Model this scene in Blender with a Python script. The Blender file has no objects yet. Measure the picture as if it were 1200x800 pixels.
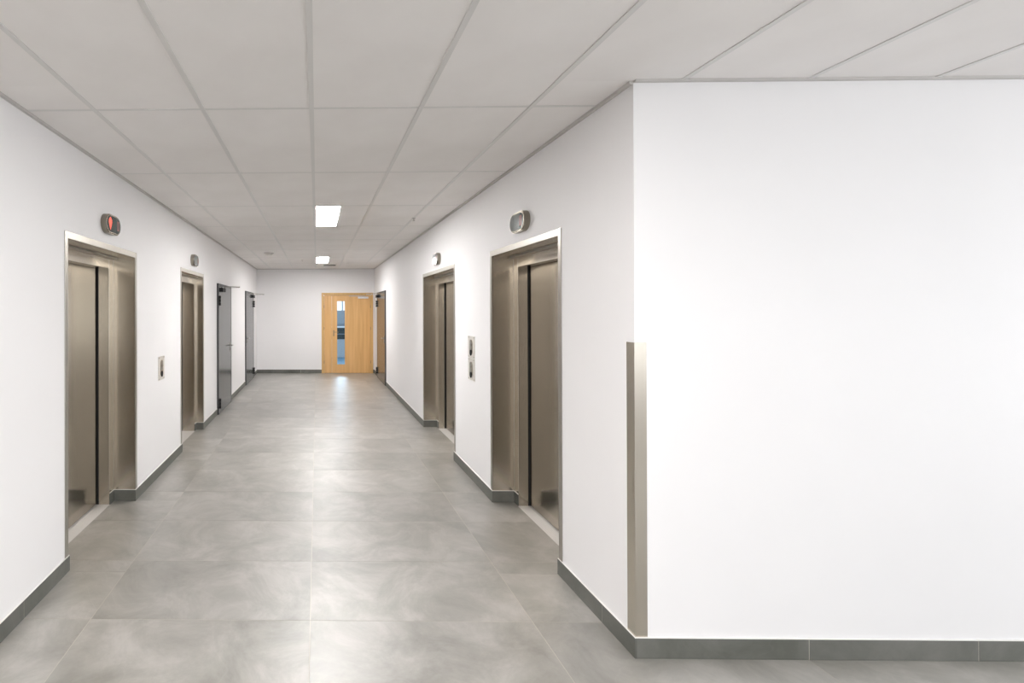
import bpy, bmesh, math, random
from mathutils import Matrix, Vector
random.seed(4)
S = bpy.context.scene
COL = S.collection

# ------------------------------------------------------------------ camera
F, PPX, PPY, H = 548.01, 363.69, 362.07, 1.684
YAW, PITCH, ROLL = 0.01399, 0.00258, -0.00234
def rot3(yaw, pi, ro):
    cy, sy, cp, sp, cr, sr = math.cos(yaw), math.sin(yaw), math.cos(pi), math.sin(pi), math.cos(ro), math.sin(ro)
    return Matrix(((cr,0,sr),(0,1,0),(-sr,0,cr))) @ Matrix(((1,0,0),(0,cp,sp),(0,-sp,cp))) @ Matrix(((cy,sy,0),(-sy,cy,0),(0,0,1)))
RT = rot3(YAW, PITCH, ROLL).transposed()
right, fwd, up = RT @ Vector((1,0,0)), RT @ Vector((0,1,0)), RT @ Vector((0,0,1))
cam_data = bpy.data.cameras.new('camera')
cam = bpy.data.objects.new('camera', cam_data); COL.objects.link(cam)
m = Matrix.Identity(4)
for i in range(3):
    m[i][0], m[i][1], m[i][2] = right[i], up[i], -fwd[i]
m[2][3] = H
cam.matrix_world = m
cam_data.sensor_width = 36; cam_data.lens = F / 1200 * 36
cam_data.shift_x = (600 - PPX) / 1200; cam_data.shift_y = (PPY - 400) / 1200
cam_data.clip_start = 0.05
S.camera = cam

# ------------------------------------------------------------------ world, exposure
S.view_settings.view_transform = 'Standard'; S.view_settings.look = 'None'
S.view_settings.gamma = 1; S.view_settings.use_curve_mapping = False
S.view_settings.exposure = 0.58
W = bpy.data.worlds.new('world'); S.world = W; W.use_nodes = True
W.node_tree.nodes['Background'].inputs[0].default_value = (0.80, 0.90, 1.0, 1)
W.node_tree.nodes['Background'].inputs[1].default_value = 1.2
PANEL = 52.0           # radiance of the ceiling light panels
def area(name, loc, rot, sx, sy, power, col):
    l = bpy.data.lights.new(name, 'AREA'); l.shape = 'RECTANGLE'; l.size = sx; l.size_y = sy
    l.energy = power; l.color = col
    o = bpy.data.objects.new(name, l); o.location = loc; o.rotation_euler = rot; COL.objects.link(o)
    return o
PI = math.pi
# daylight through the lobby window behind the camera, and through the window of the room beyond the wooden door
area('daylight_lobby', (3.2, -3.02, 1.62), (-PI/2, 0, PI), 4.6, 1.5, 24, (1.0, 0.985, 0.97))
area('added_side_light', (6.62, -0.45, 1.45), (0, PI/2, 0), 2.2, 3.9, 47, (1.0, 0.985, 0.97))  # added light from the side, brightens the right ceiling and front wall
area('daylight_room', (0.8, 18.05, 1.75), (-PI/2, 0, 0), 3.0, 1.4, 210, (0.64, 0.83, 1.0))

# ------------------------------------------------------------------ dimensions
XL, XR, ZC, ZE, HC = -1.617, 1.540, 2.291, 12.538, 2.793
LX0, LX1, LY0 = -4.2, 6.6, -3.0      # lobby
FX, FY, RX, RY = -0.040, 2.544, -0.027, 2.569

# ------------------------------------------------------------------ materials
def mat(name, col, rough=0.5, metal=0.0, spec=0.5):
    m = bpy.data.materials.new(name); m.use_nodes = True
    b = m.node_tree.nodes['Principled BSDF']
    b.inputs['Base Color'].default_value = (*col, 1); b.inputs['Roughness'].default_value = rough
    b.inputs['Metallic'].default_value = metal; b.inputs['Specular IOR Level'].default_value = spec
    return m, m.node_tree, b
def nd(nt, t, **kw):
    n = nt.nodes.new(t)
    for k, v in kw.items(): setattr(n, k, v)
    return n
def noise_col(nt, b, c0, c1, scale, detail=4, lo=0.35, hi=0.65, vec='Object', stretch=None, sock='Base Color', dist=0.0):
    tc = nd(nt, 'ShaderNodeTexCoord'); mp = nd(nt, 'ShaderNodeMapping')
    if stretch: mp.inputs['Scale'].default_value = stretch
    nt.links.new(tc.outputs[vec], mp.inputs[0])
    nz = nd(nt, 'ShaderNodeTexNoise'); nz.inputs['Scale'].default_value = scale; nz.inputs['Detail'].default_value = detail
    nz.inputs['Distortion'].default_value = dist
    nt.links.new(mp.outputs[0], nz.inputs['Vector'])
    r = nd(nt, 'ShaderNodeValToRGB'); r.color_ramp.elements[0].position = lo; r.color_ramp.elements[1].position = hi
    r.color_ramp.elements[0].color = (*c0, 1); r.color_ramp.elements[1].color = (*c1, 1)
    nt.links.new(nz.outputs['Fac'], r.inputs[0])
    if sock: nt.links.new(r.outputs[0], b.inputs[sock])
    return nz, r
def bump(nt, b, src, strength, dist=0.001):
    bp = nd(nt, 'ShaderNodeBump'); bp.inputs['Strength'].default_value = strength; bp.inputs['Distance'].default_value = dist
    nt.links.new(src, bp.inputs['Height']); nt.links.new(bp.outputs[0], b.inputs['Normal'])

M = {}
m_, nt, b = mat('white_wall_paint', (0.85, 0.842, 0.84), 0.55, 0, 0.3)
nz, r = noise_col(nt, b, (0.850, 0.838, 0.842), (0.870, 0.858, 0.862), 0.9, 3); 
n2 = nd(nt, 'ShaderNodeTexNoise'); n2.inputs['Scale'].default_value = 260; bump(nt, b, n2.outputs['Fac'], 0.06, 0.0005)
M['wall'] = m_
m_, nt, b = mat('ceiling_tile', (0.72, 0.70, 0.68), 0.9, 0, 0.2)
nz, r = noise_col(nt, b, (0.81, 0.783, 0.768), (0.85, 0.825, 0.812), 2.2, 6, vec='Object')
n2 = nd(nt, 'ShaderNodeTexNoise'); n2.inputs['Scale'].default_value = 180; n2.inputs['Detail'].default_value = 3; bump(nt, b, n2.outputs['Fac'], 0.25, 0.001)
M['ceil'] = m_
m_, nt, b = mat('ceiling_rail', (0.66, 0.645, 0.63), 0.28, 0.0, 0.9); M['rail'] = m_
m_, nt, b = mat('ceiling_void', (0.10, 0.095, 0.09), 0.9); M['void'] = m_
m_, nt, b = mat('edge_angle', (0.55, 0.53, 0.51), 0.5); M['angle'] = m_

def tile_material(name, dark, mid, light, rough0, rough1, spec):
    m_, nt, b = mat(name, mid, 0.4, 0, spec)
    oi = nd(nt, 'ShaderNodeObjectInfo'); geo = nd(nt, 'ShaderNodeNewGeometry')
    mul = nd(nt, 'ShaderNodeVectorMath', operation='SCALE'); mul.inputs['Scale'].default_value = 40
    cmb = nd(nt, 'ShaderNodeCombineXYZ')
    for k in range(3): nt.links.new(oi.outputs['Random'], cmb.inputs[k])
    nt.links.new(cmb.outputs[0], mul.inputs[0])
    add = nd(nt, 'ShaderNodeVectorMath', operation='ADD')
    nt.links.new(geo.outputs['Position'], add.inputs[0]); nt.links.new(mul.outputs[0], add.inputs[1])
    a = nd(nt, 'ShaderNodeTexNoise'); a.inputs['Scale'].default_value = 2.6; a.inputs['Detail'].default_value = 9; a.inputs['Roughness'].default_value = 0.68; a.inputs['Distortion'].default_value = 0.5
    nt.links.new(add.outputs[0], a.inputs['Vector'])
    r = nd(nt, 'ShaderNodeValToRGB'); e = r.color_ramp.elements
    e[0].position = 0.34; e[0].color = (*dark, 1); e[1].position = 0.66; e[1].color = (*light, 1)
    q = e.new(0.5); q.color = (*mid, 1)
    nt.links.new(a.outputs['Fac'], r.inputs[0])
    # thin paler veins
    v = nd(nt, 'ShaderNodeTexNoise'); v.inputs['Scale'].default_value = 1.3; v.inputs['Detail'].default_value = 3; v.inputs['Distortion'].default_value = 1.2
    nt.links.new(add.outputs[0], v.inputs['Vector'])
    vr = nd(nt, 'ShaderNodeValToRGB'); ve = vr.color_ramp.elements
    ve[0].position = 0.492; ve[0].color = (0,0,0,1); ve[1].position = 0.508; ve[1].color = (0,0,0,1); vm = ve.new(0.5); vm.color = (.07,.07,.07,1)
    nt.links.new(v.outputs['Fac'], vr.inputs[0])
    # per tile tone
    mr = nd(nt, 'ShaderNodeMapRange'); mr.inputs['To Min'].default_value = 0.91; mr.inputs['To Max'].default_value = 1.09
    nt.links.new(oi.outputs['Random'], mr.inputs['Value'])
    mx = nd(nt, 'ShaderNodeMix', data_type='RGBA'); mx.inputs['B'].default_value = (*[min(1, c*1.35) for c in light], 1)
    nt.links.new(vr.outputs[0], mx.inputs['Factor']); nt.links.new(r.outputs[0], mx.inputs['A'])
    sc = nd(nt, 'ShaderNodeVectorMath', operation='SCALE'); nt.links.new(mx.outputs['Result'], sc.inputs[0]); nt.links.new(mr.outputs[0], sc.inputs['Scale'])
    nt.links.new(sc.outputs[0], b.inputs['Base Color'])
    rr = nd(nt, 'ShaderNodeMapRange'); rr.inputs['From Min'].default_value = 0.3; rr.inputs['From Max'].default_value = 0.7
    rr.inputs['To Min'].default_value = rough0; rr.inputs['To Max'].default_value = rough1
    nt.links.new(a.outputs['Fac'], rr.inputs['Value']); nt.links.new(rr.outputs[0], b.inputs['Roughness'])
    f = nd(nt, 'ShaderNodeTexNoise'); f.inputs['Scale'].default_value = 90; f.inputs['Detail'].default_value = 4
    nt.links.new(add.outputs[0], f.inputs['Vector']); bump(nt, b, f.outputs['Fac'], 0.12, 0.0008)
    b.inputs['Coat Weight'].default_value = 1.0 if spec > .9 else 0.0; b.inputs['Coat Roughness'].default_value = 0.47; b.inputs['Coat IOR'].default_value = 1.5
    return m_
M['tile'] = tile_material('grey_stone_tile', (0.20, 0.192, 0.168), (0.285, 0.272, 0.245), (0.39, 0.372, 0.346), 0.34, 0.46, 1.0)
M['skirt'] = tile_material('grey_skirting_tile', (0.095, 0.098, 0.083), (0.125, 0.127, 0.112), (0.165, 0.163, 0.148), 0.42, 0.55, 0.45)
m_, nt, b = mat('pale_grout', (0.52, 0.49, 0.43), 0.8); M['grout'] = m_
m_, nt, b = mat('white_sealant', (0.82, 0.81, 0.78), 0.5); M['seal'] = m_

def steel(name, c0, c1, r0, r1, st=(160, 160, 1.5), aniso=0.0):
    m_, nt, b = mat(name, c0, 0.3, 1.0)
    nz, r = noise_col(nt, b, c0, c1, 3.0, 3, 0.35, 0.65, 'Object', st)
    mr = nd(nt, 'ShaderNodeMapRange'); mr.inputs['To Min'].default_value = r0; mr.inputs['To Max'].default_value = r1
    nt.links.new(nz.outputs['Fac'], mr.inputs['Value']); nt.links.new(mr.outputs[0], b.inputs['Roughness'])
    b.inputs['Anisotropic'].default_value = aniso
    return m_
M['steel'] = steel('brushed_steel', (0.565, 0.517, 0.447), (0.585, 0.535, 0.463), 0.23, 0.27)
M['steel_door'] = steel('brushed_steel_lift_door', (0.375, 0.341, 0.292), (0.395, 0.359, 0.308), 0.16, 0.19)
M['steel_light'] = steel('bright_steel', (0.43, 0.405, 0.365), (0.455, 0.43, 0.39), 0.34, 0.38)
m_, nt, b = mat('satin_button_plate', (0.74, 0.71, 0.66), 0.4, 0.35); M['plate'] = m_
m_, nt, b = mat('aluminium_sill', (0.72, 0.70, 0.68), 0.42, 0.3); M['sill'] = m_
M['steel_dark'] = steel('dark_satin_steel', (0.27, 0.245, 0.205), (0.29, 0.262, 0.22), 0.25, 0.28)
m_, nt, b = mat('black_gap_shade', (0.012, 0.012, 0.012), 0.6); M['black'] = m_  # flat black in place of the shade inside gaps and cavities
m_, nt, b = mat('black_hardware', (0.012, 0.012, 0.013), 0.7, 0, 0.3); M['hard'] = m_
m_, nt, b = mat('grey_door_paint', (0.075, 0.08, 0.08), 0.17, 0, 0.9)
n2 = nd(nt, 'ShaderNodeTexNoise'); n2.inputs['Scale'].default_value = 120; bump(nt, b, n2.outputs['Fac'], 0.01, 0.0002); M['greydoor'] = m_
m_, nt, b = mat('anthracite_frame', (0.045, 0.045, 0.047), 0.4); M['anth'] = m_
m_, nt, b = mat('chrome_handle', (0.6, 0.58, 0.55), 0.25, 1); M['chrome'] = m_
m_, nt, b = mat('brass_handle', (0.38, 0.27, 0.16), 0.3, 1); M['brass'] = m_
m_, nt, b = mat('dark_display_glass', (0.055, 0.075, 0.07), 0.12, 0, 0.8); M['disp'] = m_
m_, nt, b = mat('unlit_red_segment', (0.30, 0.10, 0.09), 0.3); M['dimred'] = m_
def emis(name, col, s):
    m_, nt, b = mat(name, col, 0.5); b.inputs['Emission Color'].default_value = (*col, 1); b.inputs['Emission Strength'].default_value = s; return m_
M['red'] = emis('lit_red_arrow', (0.9, 0.09, 0.05), 0.75)
M['dim'] = emis('lit_red_digit', (0.30, 0.12, 0.115), 0.10)
M['panel'] = emis('lit_diffuser', (1.0, 0.985, 0.975), PANEL)
m_, nt, b = mat('beech_veneer', (0.6, 0.4, 0.2), 0.38, 0, 0.5)
nz, r = noise_col(nt, b, (0.66, 0.37, 0.135), (0.78, 0.475, 0.20), 2.0, 5, 0.3, 0.7, 'Object', (9, 9, 0.45), dist=0.4)
M['wood'] = m_
m_, nt, b = mat('beech_frame', (0.6, 0.4, 0.2), 0.4, 0, 0.5)
noise_col(nt, b, (0.60, 0.36, 0.13), (0.70, 0.45, 0.19), 2.0, 5, 0.3, 0.7, 'Object', (14, 14, 0.5)); M['woodf'] = m_
m_, nt, b = mat('white_plastic', (0.78, 0.76, 0.73), 0.4); M['plastic'] = m_
m_, nt, b = mat('teal_dark', (0.03, 0.06, 0.065), 0.5); M['teal'] = m_
m_, nt, b = mat('blue_vinyl', (0.16, 0.33, 0.46), 0.4); M['blue'] = m_
m_, nt, b = mat('white_cupboard', (0.80, 0.82, 0.83), 0.45); M['cup'] = m_
m_, nt, b = mat('bluegrey_blind', (0.30, 0.38, 0.43), 0.6); M['blind'] = m_
m_, nt, b = mat('window_profile', (0.32, 0.36, 0.40), 0.5); M['prof'] = m_
m_ = bpy.data.materials.new('clear_glass'); m_.use_nodes = True; nt = m_.node_tree; nt.nodes.clear()
out = nd(nt, 'ShaderNodeOutputMaterial'); mx = nd(nt, 'ShaderNodeMixShader'); tr = nd(nt, 'ShaderNodeBsdfTransparent'); gl = nd(nt, 'ShaderNodeBsdfGlossy'); fr = nd(nt, 'ShaderNodeFresnel')
tr.inputs[0].default_value = (0.93, 0.96, 0.98, 1); gl.inputs['Roughness'].default_value = 0.02; fr.inputs[0].default_value = 1.3
nt.links.new(fr.outputs[0], mx.inputs[0]); nt.links.new(tr.outputs[0], mx.inputs[1]); nt.links.new(gl.outputs[0], mx.inputs[2]); nt.links.new(mx.outputs[0], out.inputs[0])
M['glass'] = m_

# ------------------------------------------------------------------ mesh helpers
class MB:
    def __init__(s): s.bm = bmesh.new()
    def box(s, x0, x1, y0, y1, z0, z1, bev=0, seg=1):
        if x1 < x0: x0, x1 = x1, x0
        if y1 < y0: y0, y1 = y1, y0
        if z1 < z0: z0, z1 = z1, z0
        t = bmesh.new()
        r = bmesh.ops.create_cube(t, size=1)
        for v in t.verts:
            v.co = Vector((x0 + (v.co.x+.5)*(x1-x0), y0 + (v.co.y+.5)*(y1-y0), z0 + (v.co.z+.5)*(z1-z0)))
        if bev: bmesh.ops.bevel(t, geom=t.edges[:], offset=bev, segments=seg, affect='EDGES', profile=0.7)
        s.merge(t); return s
    def merge(s, t):
        me = bpy.data.meshes.new('tmp'); t.to_mesh(me); t.free(); s.bm.from_mesh(me); bpy.data.meshes.remove(me)
    def cyl(s, p0, p1, r, seg=16, r2=None, bev=0):
        p0, p1 = Vector(p0), Vector(p1); d = p1 - p0; t = bmesh.new()
        bmesh.ops.create_cone(t, cap_ends=True, segments=seg, radius1=r, radius2=r if r2 is None else r2, depth=d.length)
        if bev: bmesh.ops.bevel(t, geom=[e for e in t.edges if all(abs(abs(v.co.z) - d.length/2) < 1e-6 for v in e.verts)], offset=bev, segments=2, affect='EDGES')
        bmesh.ops.transform(t, matrix=Matrix.Translation((p0+p1)/2) @ d.to_track_quat('Z', 'Y').to_matrix().to_4x4(), verts=t.verts[:])
        s.merge(t); return s
    def prism(s, pts, y0, y1, bev=0, seg=2):       # outline in local x,z extruded along y
        t = bmesh.new(); a = [t.verts.new((x, y0, z)) for x, z in pts]
        f = t.faces.new(a); r = bmesh.ops.extrude_face_region(t, geom=[f])
        vs = [g for g in r['geom'] if isinstance(g, bmesh.types.BMVert)]
        for v in vs: v.co.y = y1
        if bev:
            es = [e for e in t.edges if all(abs(v.co.y - y0) < 1e-6 for v in e.verts)]
            bmesh.ops.bevel(t, geom=es, offset=bev, segments=seg, affect='EDGES')
        bmesh.ops.recalc_face_normals(t, faces=t.faces[:]); s.merge(t); return s
    def build(s, name, m, parent=None, loc=None, smooth=False):
        me = bpy.data.meshes.new(name); s.bm.to_mesh(me); s.bm.free()
        if smooth:
            for p in me.polygons: p.use_smooth = True
        me.materials.append(M[m]); o = bpy.data.objects.new(name, me); COL.objects.link(o)
        if parent: o.parent = parent
        if loc: o.location = loc
        return o
def B(*a, **k): return MB().box(*a, **k)
def stadium(w, h, n=10):
    r = h/2; pts = []
    for k in range(n+1): a = -PI/2 + PI*k/n; pts.append((w/2 - r + r*math.cos(a), r*math.sin(a)))
    for k in range(n+1): a = PI/2 + PI*k/n; pts.append((-w/2 + r + r*math.cos(a), r*math.sin(a)))
    return pts
def empty(name, loc, rz, label, cat, group=None, kind=None):
    o = bpy.data.objects.new(name, None); COL.objects.link(o); o.location = loc; o.rotation_euler = (0, 0, rz)
    o.empty_display_size = 0.2
    if label: o['label'] = label
    if cat: o['category'] = cat
    if group: o['group'] = group
    if kind: o['kind'] = kind
    return o
def struct(o, label=None):
    o['kind'] = 'structure'
    if label: o['label'] = label
    return o
LEFT, RIGHT = PI/2, -PI/2

# ------------------------------------------------------------------ openings: (y centre, half width)
RV, HD, DJ, DD = 0.0, 2.155, 0.187, 0.272
lifts = [ # side, y0, y1, reveal depth, door depth, label
 (-1, 3.010, 4.130, 0.190, 0.285, 'brushed steel elevator doorway nearest on the left wall, under the red down arrow display'),
 (-1, 5.560, 6.610, 0.100, 0.270, 'narrow brushed steel elevator doorway further down the left wall, before the grey doors'),
 ( 1, 3.000, 4.130, 0.187, 0.272, 'brushed steel elevator doorway nearest on the right wall, beside the corner'),
 ( 1, 5.270, 6.760, 0.187, 0.272, 'wider brushed steel elevator doorway further down the right wall, beyond the button plates')]
sdoors = [ # side, y0, y1, hinge far?
 (-1, 7.57, 8.64, False, 'grey steel door nearer on the left wall, with black hinges and an arm closer'),
 (-1, 10.52, 11.72, True, 'grey steel door at the far end of the left wall, next to the end wall'),
 ( 1, 10.47, 11.78, True, 'grey steel door on the right wall next to the wooden door, tinted brown by its reflection')]
WX0, WX1, WH = 0.125, 1.500, 2.150      # wooden door opening

# ------------------------------------------------------------------ structure
def wall_along_y(name, side, label):
    X = XL if side < 0 else XR
    ops = sorted([(l[1]-.01, l[2]+.01, HD+.01) for l in lifts if l[0] == side] + [(d[1], d[2], 2.10) for d in sdoors if d[0] == side])
    mb = MB(); T = 0.40; y = ZC
    def bx(y0, y1, z0, z1): mb.box(X, X + side*T, y0, y1, z0, z1)
    for a, c, h in ops:
        bx(y, a, 0, HC+.03); bx(a, c, h, HC+.03); y = c
    bx(y, ZE + .2, 0, HC+.03)
    return struct(mb.build(name, 'wall'), label)
wall_along_y('wall_left', -1, 'white painted left wall of the corridor with two elevator doorways')
wall_along_y('wall_right', 1, 'white painted right wall of the corridor with two elevator doorways')
mb = MB().box(XL, WX0, ZE, ZE+.18, 0, HC+.03).box(WX1, XR, ZE, ZE+.18, 0, HC+.03).box(WX0, WX1, ZE, ZE+.18, WH, HC+.03)
struct(mb.build('wall_end', 'wall'), 'white end wall of the corridor around the wooden door')
struct(B(XR+.4, LX1, ZC, ZC+.3, 0, HC+.03).build('wall_front', 'wall'), 'broad white wall facing the viewer on the right')
struct(B(LX0-.2, XL-.4, ZC, ZC+.3, 0, HC+.03).build('wall_front_left', 'wall'))
struct(B(LX0-.2, LX0, LY0-.2, ZC, 0, HC+.03).build('wall_lobby_left', 'wall'))
mb = MB().box(LX1, LX1+.2, LY0-.2, -2.5, 0, HC+.03).box(LX1, LX1+.2, 1.6, ZC+.3, 0, HC+.03).box(LX1, LX1+.2, -2.5, 1.6, 0, .3).box(LX1, LX1+.2, -2.5, 1.6, 2.6, HC+.03)
struct(mb.build('wall_lobby_right', 'wall'))
w = empty('added_side_window', (LX1+.12, -.45, .3), 0, None, None, kind='structure')  # unseen window, added to go with the extra side light
for k in range(4): B(-.03, .03, -2.05+k*1.347, -1.99+k*1.347, 0, 2.3).build('window_mullion', 'prof', w)
for z in (0, 2.24): B(-.029, .029, -2.05, 2.05, z, z+.06).build('window_rail', 'prof', w)
BW0, BW1, BZ0, BZ1 = 0.9, 5.5, 0.85, 2.4
mb = MB().box(LX0, BW0, LY0-.2, LY0, 0, HC+.03).box(BW1, LX1, LY0-.2, LY0, 0, HC+.03).box(BW0, BW1, LY0-.2, LY0, 0, BZ0).box(BW0, BW1, LY0-.2, LY0, BZ1, HC+.03)
struct(mb.build('wall_back', 'wall'))
w = empty('window_1', ((BW0+BW1)/2, LY0-.12, BZ0), 0, None, None, kind='structure')
ww, wh = BW1-BW0, BZ1-BZ0
for k in range(5): B(-ww/2+k*(ww-.06)/4, -ww/2+k*(ww-.06)/4+.06, -.03, .03, 0, wh).build('window_mullion', 'prof', w)
for z in (0, wh-.06): B(-ww/2, ww/2, -.029, .029, z, z+.06).build('window_rail', 'prof', w)
# slab under the tiles (shows in the joints)
mb = MB().box(XL-.30, XR+.30, ZC-.2, ZE+.2, -.12, -.0009).box(LX0, LX1, LY0, ZC-.2, -.12, -.0009).box(LX0, XL-.30, ZC-.2, ZC, -.12, -.0009).box(XR+.30, LX1, ZC-.2, ZC, -.12, -.0009)
floor = struct(mb.build('floor', 'grout'), 'grey stone tiled corridor floor with pale thin joints')
# tiles 1.2 x 0.6
def clipped(x0, x1, y0, y1, rects):
    for (a, c, d, e) in rects:
        u0, u1, v0, v1 = max(x0, a), min(x1, c), max(y0, d), min(y1, e)
        if u1 - u0 > .02 and v1 - v0 > .02: yield u0, u1, v0, v1
G = .0016
recess = [(XL-l[3] if l[0] < 0 else XR, XL if l[0] < 0 else XR+l[3], l[1], l[2]) for l in lifts]
corr = [(XL, XR, ZC, ZE)]
lob = [(LX0, LX1, LY0, ZC)]
def add_tile(a, c, d, e):
    cx, cy = (a+c)/2, (d+e)/2
    o = B(a-cx, c-cx, d-cy, e-cy, -.010, 0).build('floor_tile', 'tile', floor, (cx, cy, random.uniform(-.0002, .0002)))
def xr_span(y):      # the corridor's tiles run on into the lift recesses
    x0, x1 = XL, XR
    for l in lifts:
        if l[1] < y < l[2]:
            if l[0] < 0: x0 = XL - l[3]
            else: x1 = XR + l[3]
    return x0, x1
for j in range(-10, 18):
    y0, y1 = FY + .6*j, FY + .6*(j+1)
    if y0 < ZC < y1:                     # the row that passes the corner
        for i in range(-4, 6):
            x0, x1 = FX+1.2*i, FX+1.2*(i+1)
            ps = list(clipped(x0, x1, y0, ZC, lob)) + list(clipped(x0, x1, ZC, y1, corr))
            if not ps: continue
            cx, cy = (ps[0][0]+ps[0][1])/2, (ps[0][2]+ps[0][3])/2; mb = MB()
            for (a, c, d, e) in ps:      # a tile that passes the corner is cut to an L
                mb.box(a + (G if a == x0 else 0) - cx, c - (G if c == x1 else 0) - cx, d + (G if d == y0 else 0) - cy, e - (G if e == y1 else 0) - cy, -.010, 0)
            mb.build('floor_tile', 'tile', floor, (cx, cy, 0))
        continue
    rects = lob if y1 <= ZC else None
    for i in range(-4, 6):
        x0, x1 = FX+1.2*i, FX+1.2*(i+1)
        if rects:
            for (a, c, d, e) in clipped(x0, x1, y0, y1, rects): add_tile(a+G, c-G, d+G, e-G)
        else:
            cuts = sorted({y0, min(y1, ZE)} | {v for l in lifts for v in (l[1], l[2]) if y0 + .02 < v < y1 - .02})
            for (d, e) in zip(cuts[:-1], cuts[1:]):
                ax, bx_ = xr_span((d+e)/2)
                nx0, nx1 = XL, XR
                a, c = max(x0, nx0), min(x1, nx1)
                if c - a < .02: continue
                if a == nx0: a = ax
                if c == nx1: c = bx_
                # only border tiles are cut at a recess; inner ones stay whole
                if a > nx0 + .01 and c < nx1 - .01:
                    if d == cuts[0]: add_tile(a+G, c-G, y0+G, min(y1, ZE)-G)
                else:
                    g0 = G if d == cuts[0] else 0; g1 = G if e == cuts[-1] else 0
                    add_tile(a+G, c-G, d+g0, e-g1)

# ceiling: void slab above, tiles, rails
mb = MB().box(XL-.3, XR+.3, ZC, ZE+.2, HC+.03, HC+.13).box(LX0-.2, LX1+.2, LY0-.2, ZC, HC+.03, HC+.13)
ceiling = struct(mb.build('ceiling', 'void'), 'suspended ceiling of pale mineral tiles in a thin metal grid')
lights_at = {(0, 2), (0, 6)}
lobby_lights = {(0, -2), (-4, -3)}
RW = .013
for j in range(-5, 9):
    for i in range(-8, 12):
        x0, x1, y0, y1 = RX+.6*i, RX+.6*(i+1), RY+1.2*j, RY+1.2*(j+1)
        left = x0 + RW
        cells = []
        if y0 < ZC < y1: cells = list(clipped(x0, x1, y0, ZC, lob)) + list(clipped(x0, x1, ZC, y1, corr))
        elif y1 <= ZC: cells = list(clipped(x0, x1, y0, y1, lob))
        else: cells = list(clipped(x0, x1, y0, y1, corr))
        if len(cells) == 2 and abs(cells[0][0]-cells[1][0]) < .01 and abs(cells[0][1]-cells[1][1]) < .01:
            cells = [(cells[0][0], cells[0][1], cells[0][2], cells[1][3])]
        for (a, c, d, e) in cells:
            a2 = a + RW if a == x0 else a; c2 = c - RW if c == x1 else c
            if (i, j) in lights_at or (i, j) in lobby_lights: a2 = x0 + .30
            if c2 - a2 < .01: continue
            cx, cy = (a2+c2)/2, (d+e)/2
            t0 = d + (.010 if d == y0 else 0); t1 = e - (.010 if e == y1 else 0)
            B(a2-cx, c2-cx, t0-cy, t1-cy, 0, .018).build('ceiling_tile', 'ceil', ceiling, (cx, cy, HC+.002))
for i in range(-7, 12):
    x = RX + .6*i
    if not LX0 < x < LX1: continue
    y1 = ZE if XL < x < XR else ZC
    B(-RW, RW, LY0, y1, -.002, .012).build('ceiling_rail', 'rail', ceiling, (x, 0, HC))
for j in range(-4, 9):
    y = RY + 1.2*j
    x0, x1 = (LX0, LX1) if y < ZC else (XL, XR)
    if y < ZE: B(x0, x1, -.010, .010, .0006, .012).build('cross_rail', 'rail', ceiling, (0, y, HC))
for s, X in ((-1, XL), (1, XR)):
    B(X, X - s*.019, ZC, ZE, -.014, .012).build('edge_trim', 'angle', ceiling, (0, 0, HC))
B(XL, XR, ZE-.019, ZE, -.008, .012).build('edge_trim', 'angle', ceiling, (0, 0, HC))
B(XR, LX1, ZC-.019, ZC, -.008, .012).build('edge_trim', 'angle', ceiling, (0, 0, HC))
B(LX0, XL, ZC-.019, ZC, -.008, .012).build('edge_trim', 'angle', ceiling, (0, 0, HC))

# skirting tiles ------------------------------------------------------------
SH, ST = .098, .009
def skirt_root(name, label): 
    return empty(name, (0, 0, 0), 0, label, None, kind='structure')
def skirt_piece(root, x0, x1, y0, y1, seal=True):
    cx, cy = (x0+x1)/2, (y0+y1)/2
    B(x0-cx, x1-cx, y0-cy, y1-cy, .001, SH).build('skirting_tile', 'skirt', root, (cx, cy, 0))
    B(x0-cx, x1-cx, y0-cy, y1-cy, SH, SH+.0025).build('sealant_bead', 'seal', root, (cx, cy, 0))
def skirt_y(root, side, a, c, joints=()):
    X = XL if side < 0 else XR
    cuts = [a] + [j for j in joints if a+.03 < j < c-.03] + [c]
    for q in cuts[1:-1]: B(X, X - side*(ST-.0006), q-.0013, q+.0013, .001, SH).build('grout_joint', 'grout', root)
    for y0, y1 in zip(cuts[:-1], cuts[1:]):
        skirt_piece(root, X, X - side*ST, y0 + (.0012 if y0 != a else 0), y1 - (.0012 if y1 != c else 0))
for side, nm in ((-1, 'left'), (1, 'right')):
    root = skirt_root('baseboard_'+nm, 'dark grey stone skirting tiles along the %s corridor wall' % nm)
    ops = sorted([(l[1], l[2], l[3]) for l in lifts if l[0] == side] + [(d[1]-.036, d[2]+.036, 0) for d in sdoors if d[0] == side])
    y = ZC - ST; J = [FY + 1.2*k for k in range(9)]
    X = XL if side < 0 else XR
    for a, c, dep in ops:
        skirt_y(root, side, y, a + (ST if dep else 0), J); y = c - (ST if dep else 0)
        if dep:
            skirt_piece(root, X, X + side*dep, a, a + ST); skirt_piece(root, X, X + side*dep, c - ST, c)
            for u, v in ((a + ST, a + .088), (c - .088, c - ST)): skirt_piece(root, X + side*(dep-.006), X + side*dep, u, v)
    skirt_y(root, side, y, ZE, J)
root = skirt_root('baseboard_end', 'dark grey stone skirting tiles on the end wall left of the wooden door')
for a, c in ((XL+ST, -.44), (-.437, WX0)): skirt_piece(root, a, c, ZE-ST, ZE)
skirt_piece(root, WX1, XR-ST, ZE-ST, ZE)
root = skirt_root('baseboard_front', 'dark grey stone skirting tiles under the broad right wall')
xs = [XR] + [2.359 + .798*k for k in range(6)] + [LX1]
for q in xs[1:-1]: B(q-.0016, q+.0016, ZC-ST+.0006, ZC, .001, SH).build('grout_joint', 'grout', root)
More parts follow.
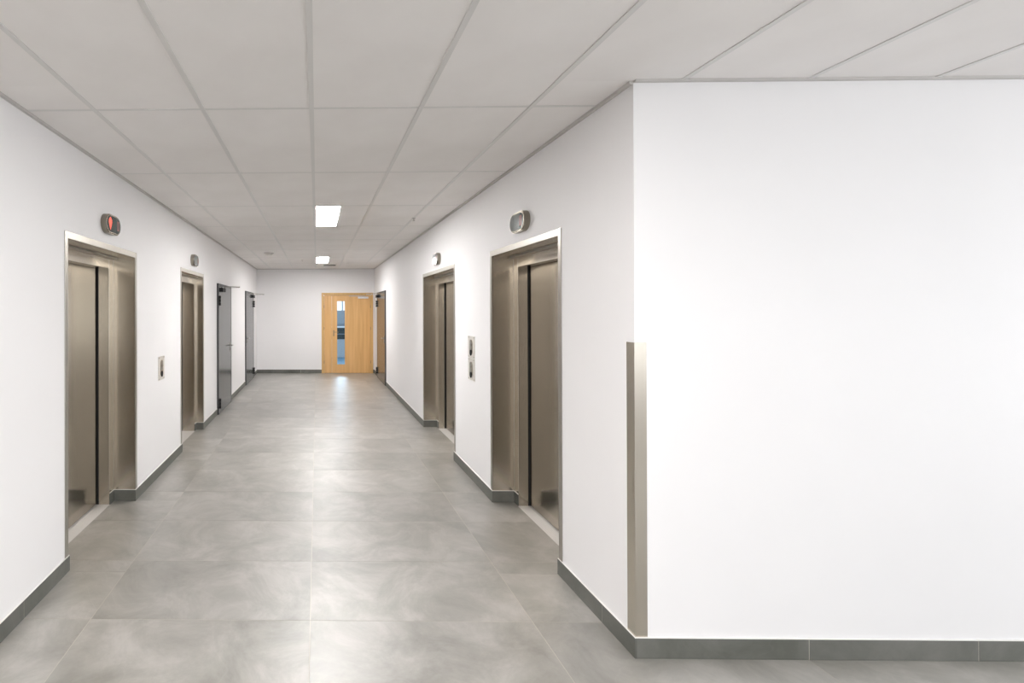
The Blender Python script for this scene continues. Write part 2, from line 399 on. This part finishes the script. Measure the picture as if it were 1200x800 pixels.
for a, c in zip(xs[:-1], xs[1:]): skirt_piece(root, a + (.0015 if a > XR else 0), c-.0015, ZC-ST, ZC)
root = skirt_root('baseboard_lobby', None)
skirt_piece(root, LX0, XL, ZC-ST, ZC)

# ------------------------------------------------------------------ elevators
def elevator(side, y0, y1, dj, dd, label):
    X = XL if side < 0 else XR; w = (y1-y0)/2; rz = LEFT if side < 0 else RIGHT
    e = empty('elevator', (X, (y0+y1)/2, 0), rz, label, 'elevator', 'elevators along the corridor')
    a = .038
    z0 = SH + .003
    for s in (-1, 1):
        B(s*w, s*(w+a), -.005, 0, z0, HD+.045, bev=.0015).build('architrave', 'steel_light', e)
        B(s*w, s*(w+.009), 0, dj, z0, HD).build('reveal_panel', 'steel', e)
        mb = B(s*w, s*(w-.088), dj, dd-.002, 0, HD, bev=.0015); mb.build('door_jamb', 'steel', e)
    B(-w, w, -.005, 0, HD, HD+.045, bev=.0015).build('architrave', 'steel_light', e)
    B(-w, w, 0, dj, HD, HD+.008).build('soffit_panel', 'steel', e)
    B(-w, w, dj-.035, dj, HD-.016, HD-.001, bev=.002).build('header_glint_strip', 'steel_light', e)  # added strip imitating the reflection of a ceiling light above the header
    B(-w+.088, w-.088, dj, dd-.002, 2.052, HD-.002, bev=.0015).build('header_panel', 'steel', e)
    c = w - .088
    for s in (-1, 1):
        B(s*.0025, s*(c-.004), dd+.012, dd+.04, .010, 2.10, bev=.002).build('door_panel', 'steel_door', e)
    mb = MB().box(-c, c, dj-.004, dd+.05, -.009, .002)
    n = 5
    for k in range(n):
        yy = dj + (dd-dj)*(k+.5)/n; mb.box(-c, c, yy-.004, yy+.004, .002, .0035)
    mb.build('sill', 'sill', e)
    B(-w+.002, w-.002, dd+.055, dd+.09, -.009, HD+.005).build('shaft_shade_backing', 'black', e)  # black sheet painted as the shade behind the door gaps
    for s in (-1, 1): B(s*w, s*(c+.002), dd, dd+.055, 0, HD).build('jamb_rear', 'black', e)
    return e
for l in lifts: elevator(*l)

# ------------------------------------------------------------------ displays above the elevators
SEG = {'0': 'abcdef', '1': 'bc'}
def digit(mb, cx, cz, w, h, t, y0, y1, ch):
    q = {'a': (cx-w/2, cx+w/2, cz+h/2-t, cz+h/2), 'd': (cx-w/2, cx+w/2, cz-h/2, cz-h/2+t), 'g': (cx-w/2, cx+w/2, cz-t/2, cz+t/2),
         'b': (cx+w/2-t, cx+w/2, cz, cz+h/2), 'c': (cx+w/2-t, cx+w/2, cz-h/2, cz), 'f': (cx-w/2, cx-w/2+t, cz, cz+h/2), 'e': (cx-w/2, cx-w/2+t, cz-h/2, cz)}
    for s in SEG[ch]:
        x0, x1, z0, z1 = q[s]; mb.box(x0, x1, y0, y1, z0, z1)
def display(side, y, z, lit, label):
    X = XL if side < 0 else XR
    e = empty('elevator_display', (X, y, z), LEFT if side < 0 else RIGHT, label, 'display', 'oval displays above the elevators')
    MB().prism(stadium(.262, .150, 14), -.044, 0, bev=.007, seg=3).build('housing', 'steel_dark', e, smooth=False)
    g = MB().prism(stadium(.234, .122, 14), -.0465, -.043, bev=.001).build('display_glass', 'disp', e)
    t = -.0475
    pts = [(-.090, .030), (-.066, .050), (-.042, .030), (-.040, .008), (-.066, -.050), (-.092, .008)]
    MB().prism(pts, t, -.0464).build('direction_arrow', 'red' if lit else 'disp', g)
    mb = MB(); digit(mb, .072, 0, .036, .074, .011, t, -.0464, '0'); mb.build('floor_digit', 'dim', g)
    return e
display(-1, 3.605, 2.350, True, 'oval steel display with lit red down arrow above the nearest left elevator')
display(-1, 6.090, 2.337, False, 'small oval steel display above the further left elevator')
display( 1, 3.520, 2.340, False, 'oval steel display with dark glass above the nearest right elevator')
display( 1, 5.950, 2.328, False, 'small oval steel display above the wide further right elevator')

# ------------------------------------------------------------------ call button plates
def call_plate(side, y, z, w, h, label):
    X = XL if side < 0 else XR
    e = empty('call_button_plate', (X, y, z), LEFT if side < 0 else RIGHT, label, 'call buttons', 'call button plates between the elevators')
    B(-w/2, w/2, -.004, 0, -h/2, h/2, bev=.0015).build('plate', 'plate', e)
    pts = [(q[1], q[0]) for q in stadium(h*.68, w*.40, 10)]
    ins = MB().prism(pts, -.009, -.004, bev=.001).build('button_insert', 'steel', e)
    for k, zz in enumerate((.045, 0)):
        MB().cyl((0, -.009, zz*h/.22), (0, -.0125, zz*h/.22), w*.15, 18, bev=.0008).build('call_button', 'steel_light', ins)
    MB().cyl((0, -.009, -h*.25), (0, -.0115, -h*.25), w*.16, 18).build('key_switch', 'hard', ins)
    for sx in (-1, 1):
        for sz in (-1, 1):
            MB().cyl((sx*w*.38, -.004, sz*h*.44), (sx*w*.38, -.0065, sz*h*.44), .0065, 10).build('screw', 'chrome', e)
    return e
call_plate(-1, 4.83, 1.090, .19, .245, 'pale steel call button plate alone on the left wall between the elevators')
call_plate( 1, 4.68, 1.315, .20, .218, 'upper of the two pale call button plates on the right wall')
call_plate( 1, 4.68, 1.094, .20, .218, 'lower of the two pale call button plates on the right wall')

# ------------------------------------------------------------------ grey steel doors
def lever(e, x, z, y, s, m, round_=False):
    esc = B(x-.018, x+.018, y-.006, y, z-.11, z+.05, bev=.003).build('escutcheon', m, e)
    h = MB().cyl((x, y-.006, z), (x, y-.05, z), .009, 10).cyl((x-s*.008, y-.05, z), (x+s*.125, y-.05, z), .009, 10, bev=.003)
    h.build('door_handle', m, e)
    MB().cyl((x, y-.006, z-.075), (x, y-.011, z-.075), .009, 12).build('lock_cylinder', m, e)
def steel_door(n, side, y0, y1, far, label):
    X = XL if side < 0 else XR; w = (y1-y0)/2; Ht = 2.10
    e = empty('door_%d' % n, (X, (y0+y1)/2, 0), LEFT if side < 0 else RIGHT, label, None, kind='structure')
    # local +x is far on the left wall, near on the right wall
    h = (1 if far else -1) * (1 if side < 0 else -1)
    for s in (-1, 1): B(s*(w-.004), s*(w+.035), -.028, .10, 0, Ht, bev=.002).build('frame_post', 'anth', e)
    B(-w-.035, w+.035, -.028, .10, Ht-.004, Ht+.025, bev=.002).build('frame_head', 'anth', e)
    B(-w+.007, w-.007, -.0265, .045, .006, Ht-.008, bev=.003).build('door_leaf', 'greydoor', e)
    B(-w, w, .10, .16, 0, Ht).build('backing', 'black', e)
    B(-w, w, -.028, .1, -.002, .006).build('threshold', 'anth', e)
    for z in (1.845, .175):
        mb = MB()
        for q in (-.055, 0, .055): mb.cyl((h*(w-.002), -.045, z+q-.024), (h*(w-.002), -.045, z+q+.024), .015, 12, bev=.002)
        mb.box(h*(w-.06), h*(w+.03), -.036, -.0268, z-.075, z+.075)
        mb.build('hinge', 'hard', e)
    lever(e, -h*(w-.09), 1.05, -.0265, h, 'chrome')
    x0, x1 = sorted((h*(w-.08), h*(w-.33)))
    cl = B(x0, x1, -.075, -.0265, 1.995, 2.06, bev=.006, seg=2).build('closer_body', 'hard', e)
    px = h*(w-.27)
    MB().box(px-.011, px+.011, -.325, -.04, 2.064, 2.072).cyl((px, -.045, 2.055), (px, -.045, 2.076), .014, 12).build('closer_arm', 'chrome', cl)
    d0, d1 = Vector((px, -.315, 2.078)), Vector((px - h*.17, -.03, 2.10))
    MB().cyl(d0, d1, .006, 8).cyl(d0 - Vector((0,0,.014)), d0 + Vector((0,0,.006)), .012, 10).build('closer_link', 'chrome', cl)
    return e
for n, d in enumerate(sdoors): steel_door(n+1, *d)

# ------------------------------------------------------------------ wooden door in the end wall
w = (WX1-WX0)/2; cxd = (WX0+WX1)/2
e = empty('door_4', (cxd, ZE, 0), 0, 'honey coloured wooden door with a tall narrow glass strip at the corridor end', None, kind='structure')
for s in (-1, 1):
    B(s*(w-.055), s*w, -.03, .18, 0, WH, bev=.003).build('frame_post', 'woodf', e)
    B(s*(w-.078), s*(w-.055), -.008, .18, 0, WH-.078, bev=.002).build('frame_rebate', 'woodf', e)
B(-w+.055, w-.055, -.03, .18, WH-.06, WH, bev=.003).build('frame_head', 'woodf', e)
B(-w+.078, w-.078, -.008, .18, WH-.078, WH-.06).build('frame_rebate', 'woodf', e)
jx = .400 - cxd; L0, L1 = -w+.08, w-.08; HT = WH-.081
B(L0, jx-.003, 0, .045, .006, HT, bev=.002).build('side_leaf', 'wood', e)
gx0, gx1, gz0, gz1 = .541-cxd, .747-cxd, .235, 1.925
mb = MB()
mb.box(jx+.001, gx0, 0, .045, .006, HT).box(gx1, L1, 0, .045, .006, HT).box(gx0, gx1, 0, .045, .006, gz0).box(gx0, gx1, 0, .045, gz1, HT)
leaf = mb.build('main_leaf', 'wood', e)
mb = MB(); q = .014
mb.box(gx0-q, gx0, -.005, .05, gz0-q, gz1+q).box(gx1, gx1+q, -.005, .05, gz0-q, gz1+q).box(gx0, gx1, -.005, .05, gz0-q, gz0).box(gx0, gx1, -.005, .05, gz1, gz1+q)
mb.build('glazing_bead', 'wood', leaf)
B(gx0, gx1, .018, .026, gz0, gz1).build('glass_strip', 'glass', leaf)
hx = .452 - cxd
lever(e, hx, 1.10, 0, 1, 'brass')
cl = B(1.10-cxd, 1.375-cxd, -.045, 0, 1.995, 2.045, bev=.005, seg=2).build('door_closer', 'plastic', e); cl['label'] = 'silver door closer'
MB().box(.86-cxd, 1.30-cxd, -.022, -.010, 2.055, 2.068).cyl((1.28-cxd, -.02, 2.045), (1.28-cxd, -.02, 2.07), .010, 10).build('closer_arm', 'chrome', cl)
for z in (.30, 1.20, 1.78):
    for s in (-1, 1): MB().cyl((s*(w-.066), -.016, z-.04), (s*(w-.066), -.016, z+.04), .008, 10).build('hinge', 'brass', e)
B(-w, w, -.0, .18, -.003, .004).build('threshold', 'anth', e)

# ------------------------------------------------------------------ room beyond the wooden door
RY1 = 17.6
mb = MB().box(-1.0, -.85, ZE+.2, RY1, 0, 2.8).box(2.9, 3.05, ZE+.2, RY1, 0, 2.8).box(-1.0, .0, RY1, RY1+.15, 0, 2.8).box(2.6, 3.05, RY1, RY1+.15, 0, 2.8).box(0, 2.6, RY1, RY1+.15, 0, 1.09).box(0, 2.6, RY1, RY1+.15, 2.45, 2.8)
struct(mb.build('wall_room', 'wall'))
struct(B(-1, 3.05, ZE+.2, RY1+.15, -.1, 0).build('floor_room', 'blue'), 'blue grey floor of the room seen through the glass strip')
struct(B(-1, 3.05, ZE+.2, RY1+.15, 2.8, 2.9).build('ceiling_room', 'wall'))
wn = empty('window_2', (1.3, RY1+.06, 1.09), 0, 'bright window seen through the glass strip of the wooden door', None, kind='structure')
for x in (-1.3, -.67, -.37, .10, .68, 1.24): B(x, x+.055, -.03, .03, 0, 1.36).build('window_mullion', 'prof', wn)
for z in (0, .53, 1.30): B(-1.3, 1.3, -.028, .028, z, z+.06).build('window_rail', 'prof', wn)
B(-1.3, 1.3, -.008, 0, .06, .53).build('frosted_pane', 'blind', wn)
B(-1.3, 1.3, -.12, .03, -.03, 0).build('window_sill', 'cup', wn)
o = empty('cupboard', (.88, 16.72, 0), 0, 'white cupboard with dark open shelves seen through the glass strip of the wooden door', 'cupboard')
B(-.5, .5, 0, .45, .0, .62).build('carcass', 'cup', o)
for s in (-1, 1): B(s*.003, s*.495, -.02, 0, .03, .60, bev=.002).build('door', 'cup', o)
B(-.52, .52, -.03, .46, .62, .645, bev=.003).build('top', 'cup', o)
o = empty('box', (.88, 16.74, .645), 0, 'lower dark box on the white cupboard behind the door glass', 'box')
B(-.42, .42, 0, .36, 0, .175, bev=.004).build('box_body', 'teal', o); B(-.425, .425, -.005, .365, .175, .200, bev=.003).build('lid', 'blind', o)
o = empty('box', (.88, 16.74, .845), 0, 'upper dark box on the white cupboard behind the door glass', 'box')
B(-.42, .42, 0, .36, 0, .210, bev=.004).build('box_body', 'teal', o); B(-.425, .425, -.005, .365, .210, .240, bev=.003).build('lid', 'cup', o)

# ------------------------------------------------------------------ corner guards
def guard(X, s, label):
    # s: +1 right corner, -1 left corner
    o = empty('corner_guard', (X, ZC, SH+.0025), 0, label, 'corner guard', 'steel corner guards of the corridor mouth')
    hgt = 1.524 - SH - .0025
    B(-s*.002, s*.056, -.002, 0, 0, hgt).build('guard_flange', 'steel', o)
    B(-s*.002, 0, 0, .056, 0, hgt).build('guard_flange', 'steel', o)
guard(XR, 1, 'tall steel corner guard strip on the right wall corner')
guard(XL, -1, 'steel corner guard strip at the left edge of the picture')

# ------------------------------------------------------------------ ceiling fittings
def light(i, j, label, cat='ceiling light', group='ceiling light panels'):
    x0 = RX+.6*i+.013; x1 = RX+.6*i+.29; y0 = RY+1.2*j+.004; y1 = RY+1.2*(j+1)-.004
    cx, cy = (x0+x1)/2, (y0+y1)/2
    e = empty('ceiling_light', (cx, cy, HC), 0, label, cat, group)
    a, c = (x1-x0)/2, (y1-y0)/2
    mb = MB().box(-a, -a+.010, -c, c, -.002, .02).box(a-.010, a, -c, c, -.002, .02).box(-a+.010, a-.010, -c, -c+.010, -.002, .02).box(-a+.010, a-.010, c-.010, c, -.002, .02)
    mb.build('frame', 'plastic', e)
    B(-a+.010, a-.010, -c+.010, c-.010, .001, .012).build('diffuser', 'panel', e)
light(0, 2, 'lit rectangular ceiling light panel, nearer and larger of the two')
light(0, 6, 'lit rectangular ceiling light panel, further of the two, by the end wall')
light(0, -2, 'lit ceiling light panel just above and behind the viewer', group='lobby ceiling lights')
light(-4, -3, 'lit ceiling light panel in the left part of the lobby behind the viewer', group='lobby ceiling lights')
e = empty('smoke_detector', (-.925, 9.02, HC), 0, 'round pale smoke detector on the ceiling near the left wall', 'smoke detector')
MB().cyl((0,0,.004), (0,0,-.020), .095, 28, bev=.003).build('base', 'plastic', e)
MB().cyl((0,0,-.020), (0,0,-.030), .070, 24).build('chamber_gap', 'angle', e)
MB().cyl((0,0,-.030), (0,0,-.052), .085, 28, r2=.055, bev=.004).build('head', 'plastic', e)
e = empty('ceiling_vent', (.315, 11.47, HC), 0, 'small slotted ceiling vent just behind the further light panel', 'vent')
B(-.17, .17, -.11, .11, -.008, .004, bev=.003).build('vent_frame', 'plastic', e)
B(-.145, .145, -.085, .085, -.009, -.0075).build('vent_backing', 'black', e)
for k in range(7): B(-.145, .145, -.080+.025*k, -.072+.025*k, -.012, -.009).build('slat', 'anth', e)
for (x, y, lb) in ((1.172, 5.66, 'tiny sprinkler head in the ceiling towards the right wall'), (-.324, 10.3, 'tiny sprinkler head in the ceiling before the end wall')):
    e = empty('sprinkler_head', (x, y, HC), 0, lb, 'sprinkler')
    MB().cyl((0,0,.004), (0,0,-.004), .022, 16).build('rosette', 'chrome', e)
    MB().cyl((0,0,-.004), (0,0,-.028), .006, 8).cyl((0,0,-.028), (0,0,-.031), .014, 12).build('sprinkler_body', 'chrome', e)
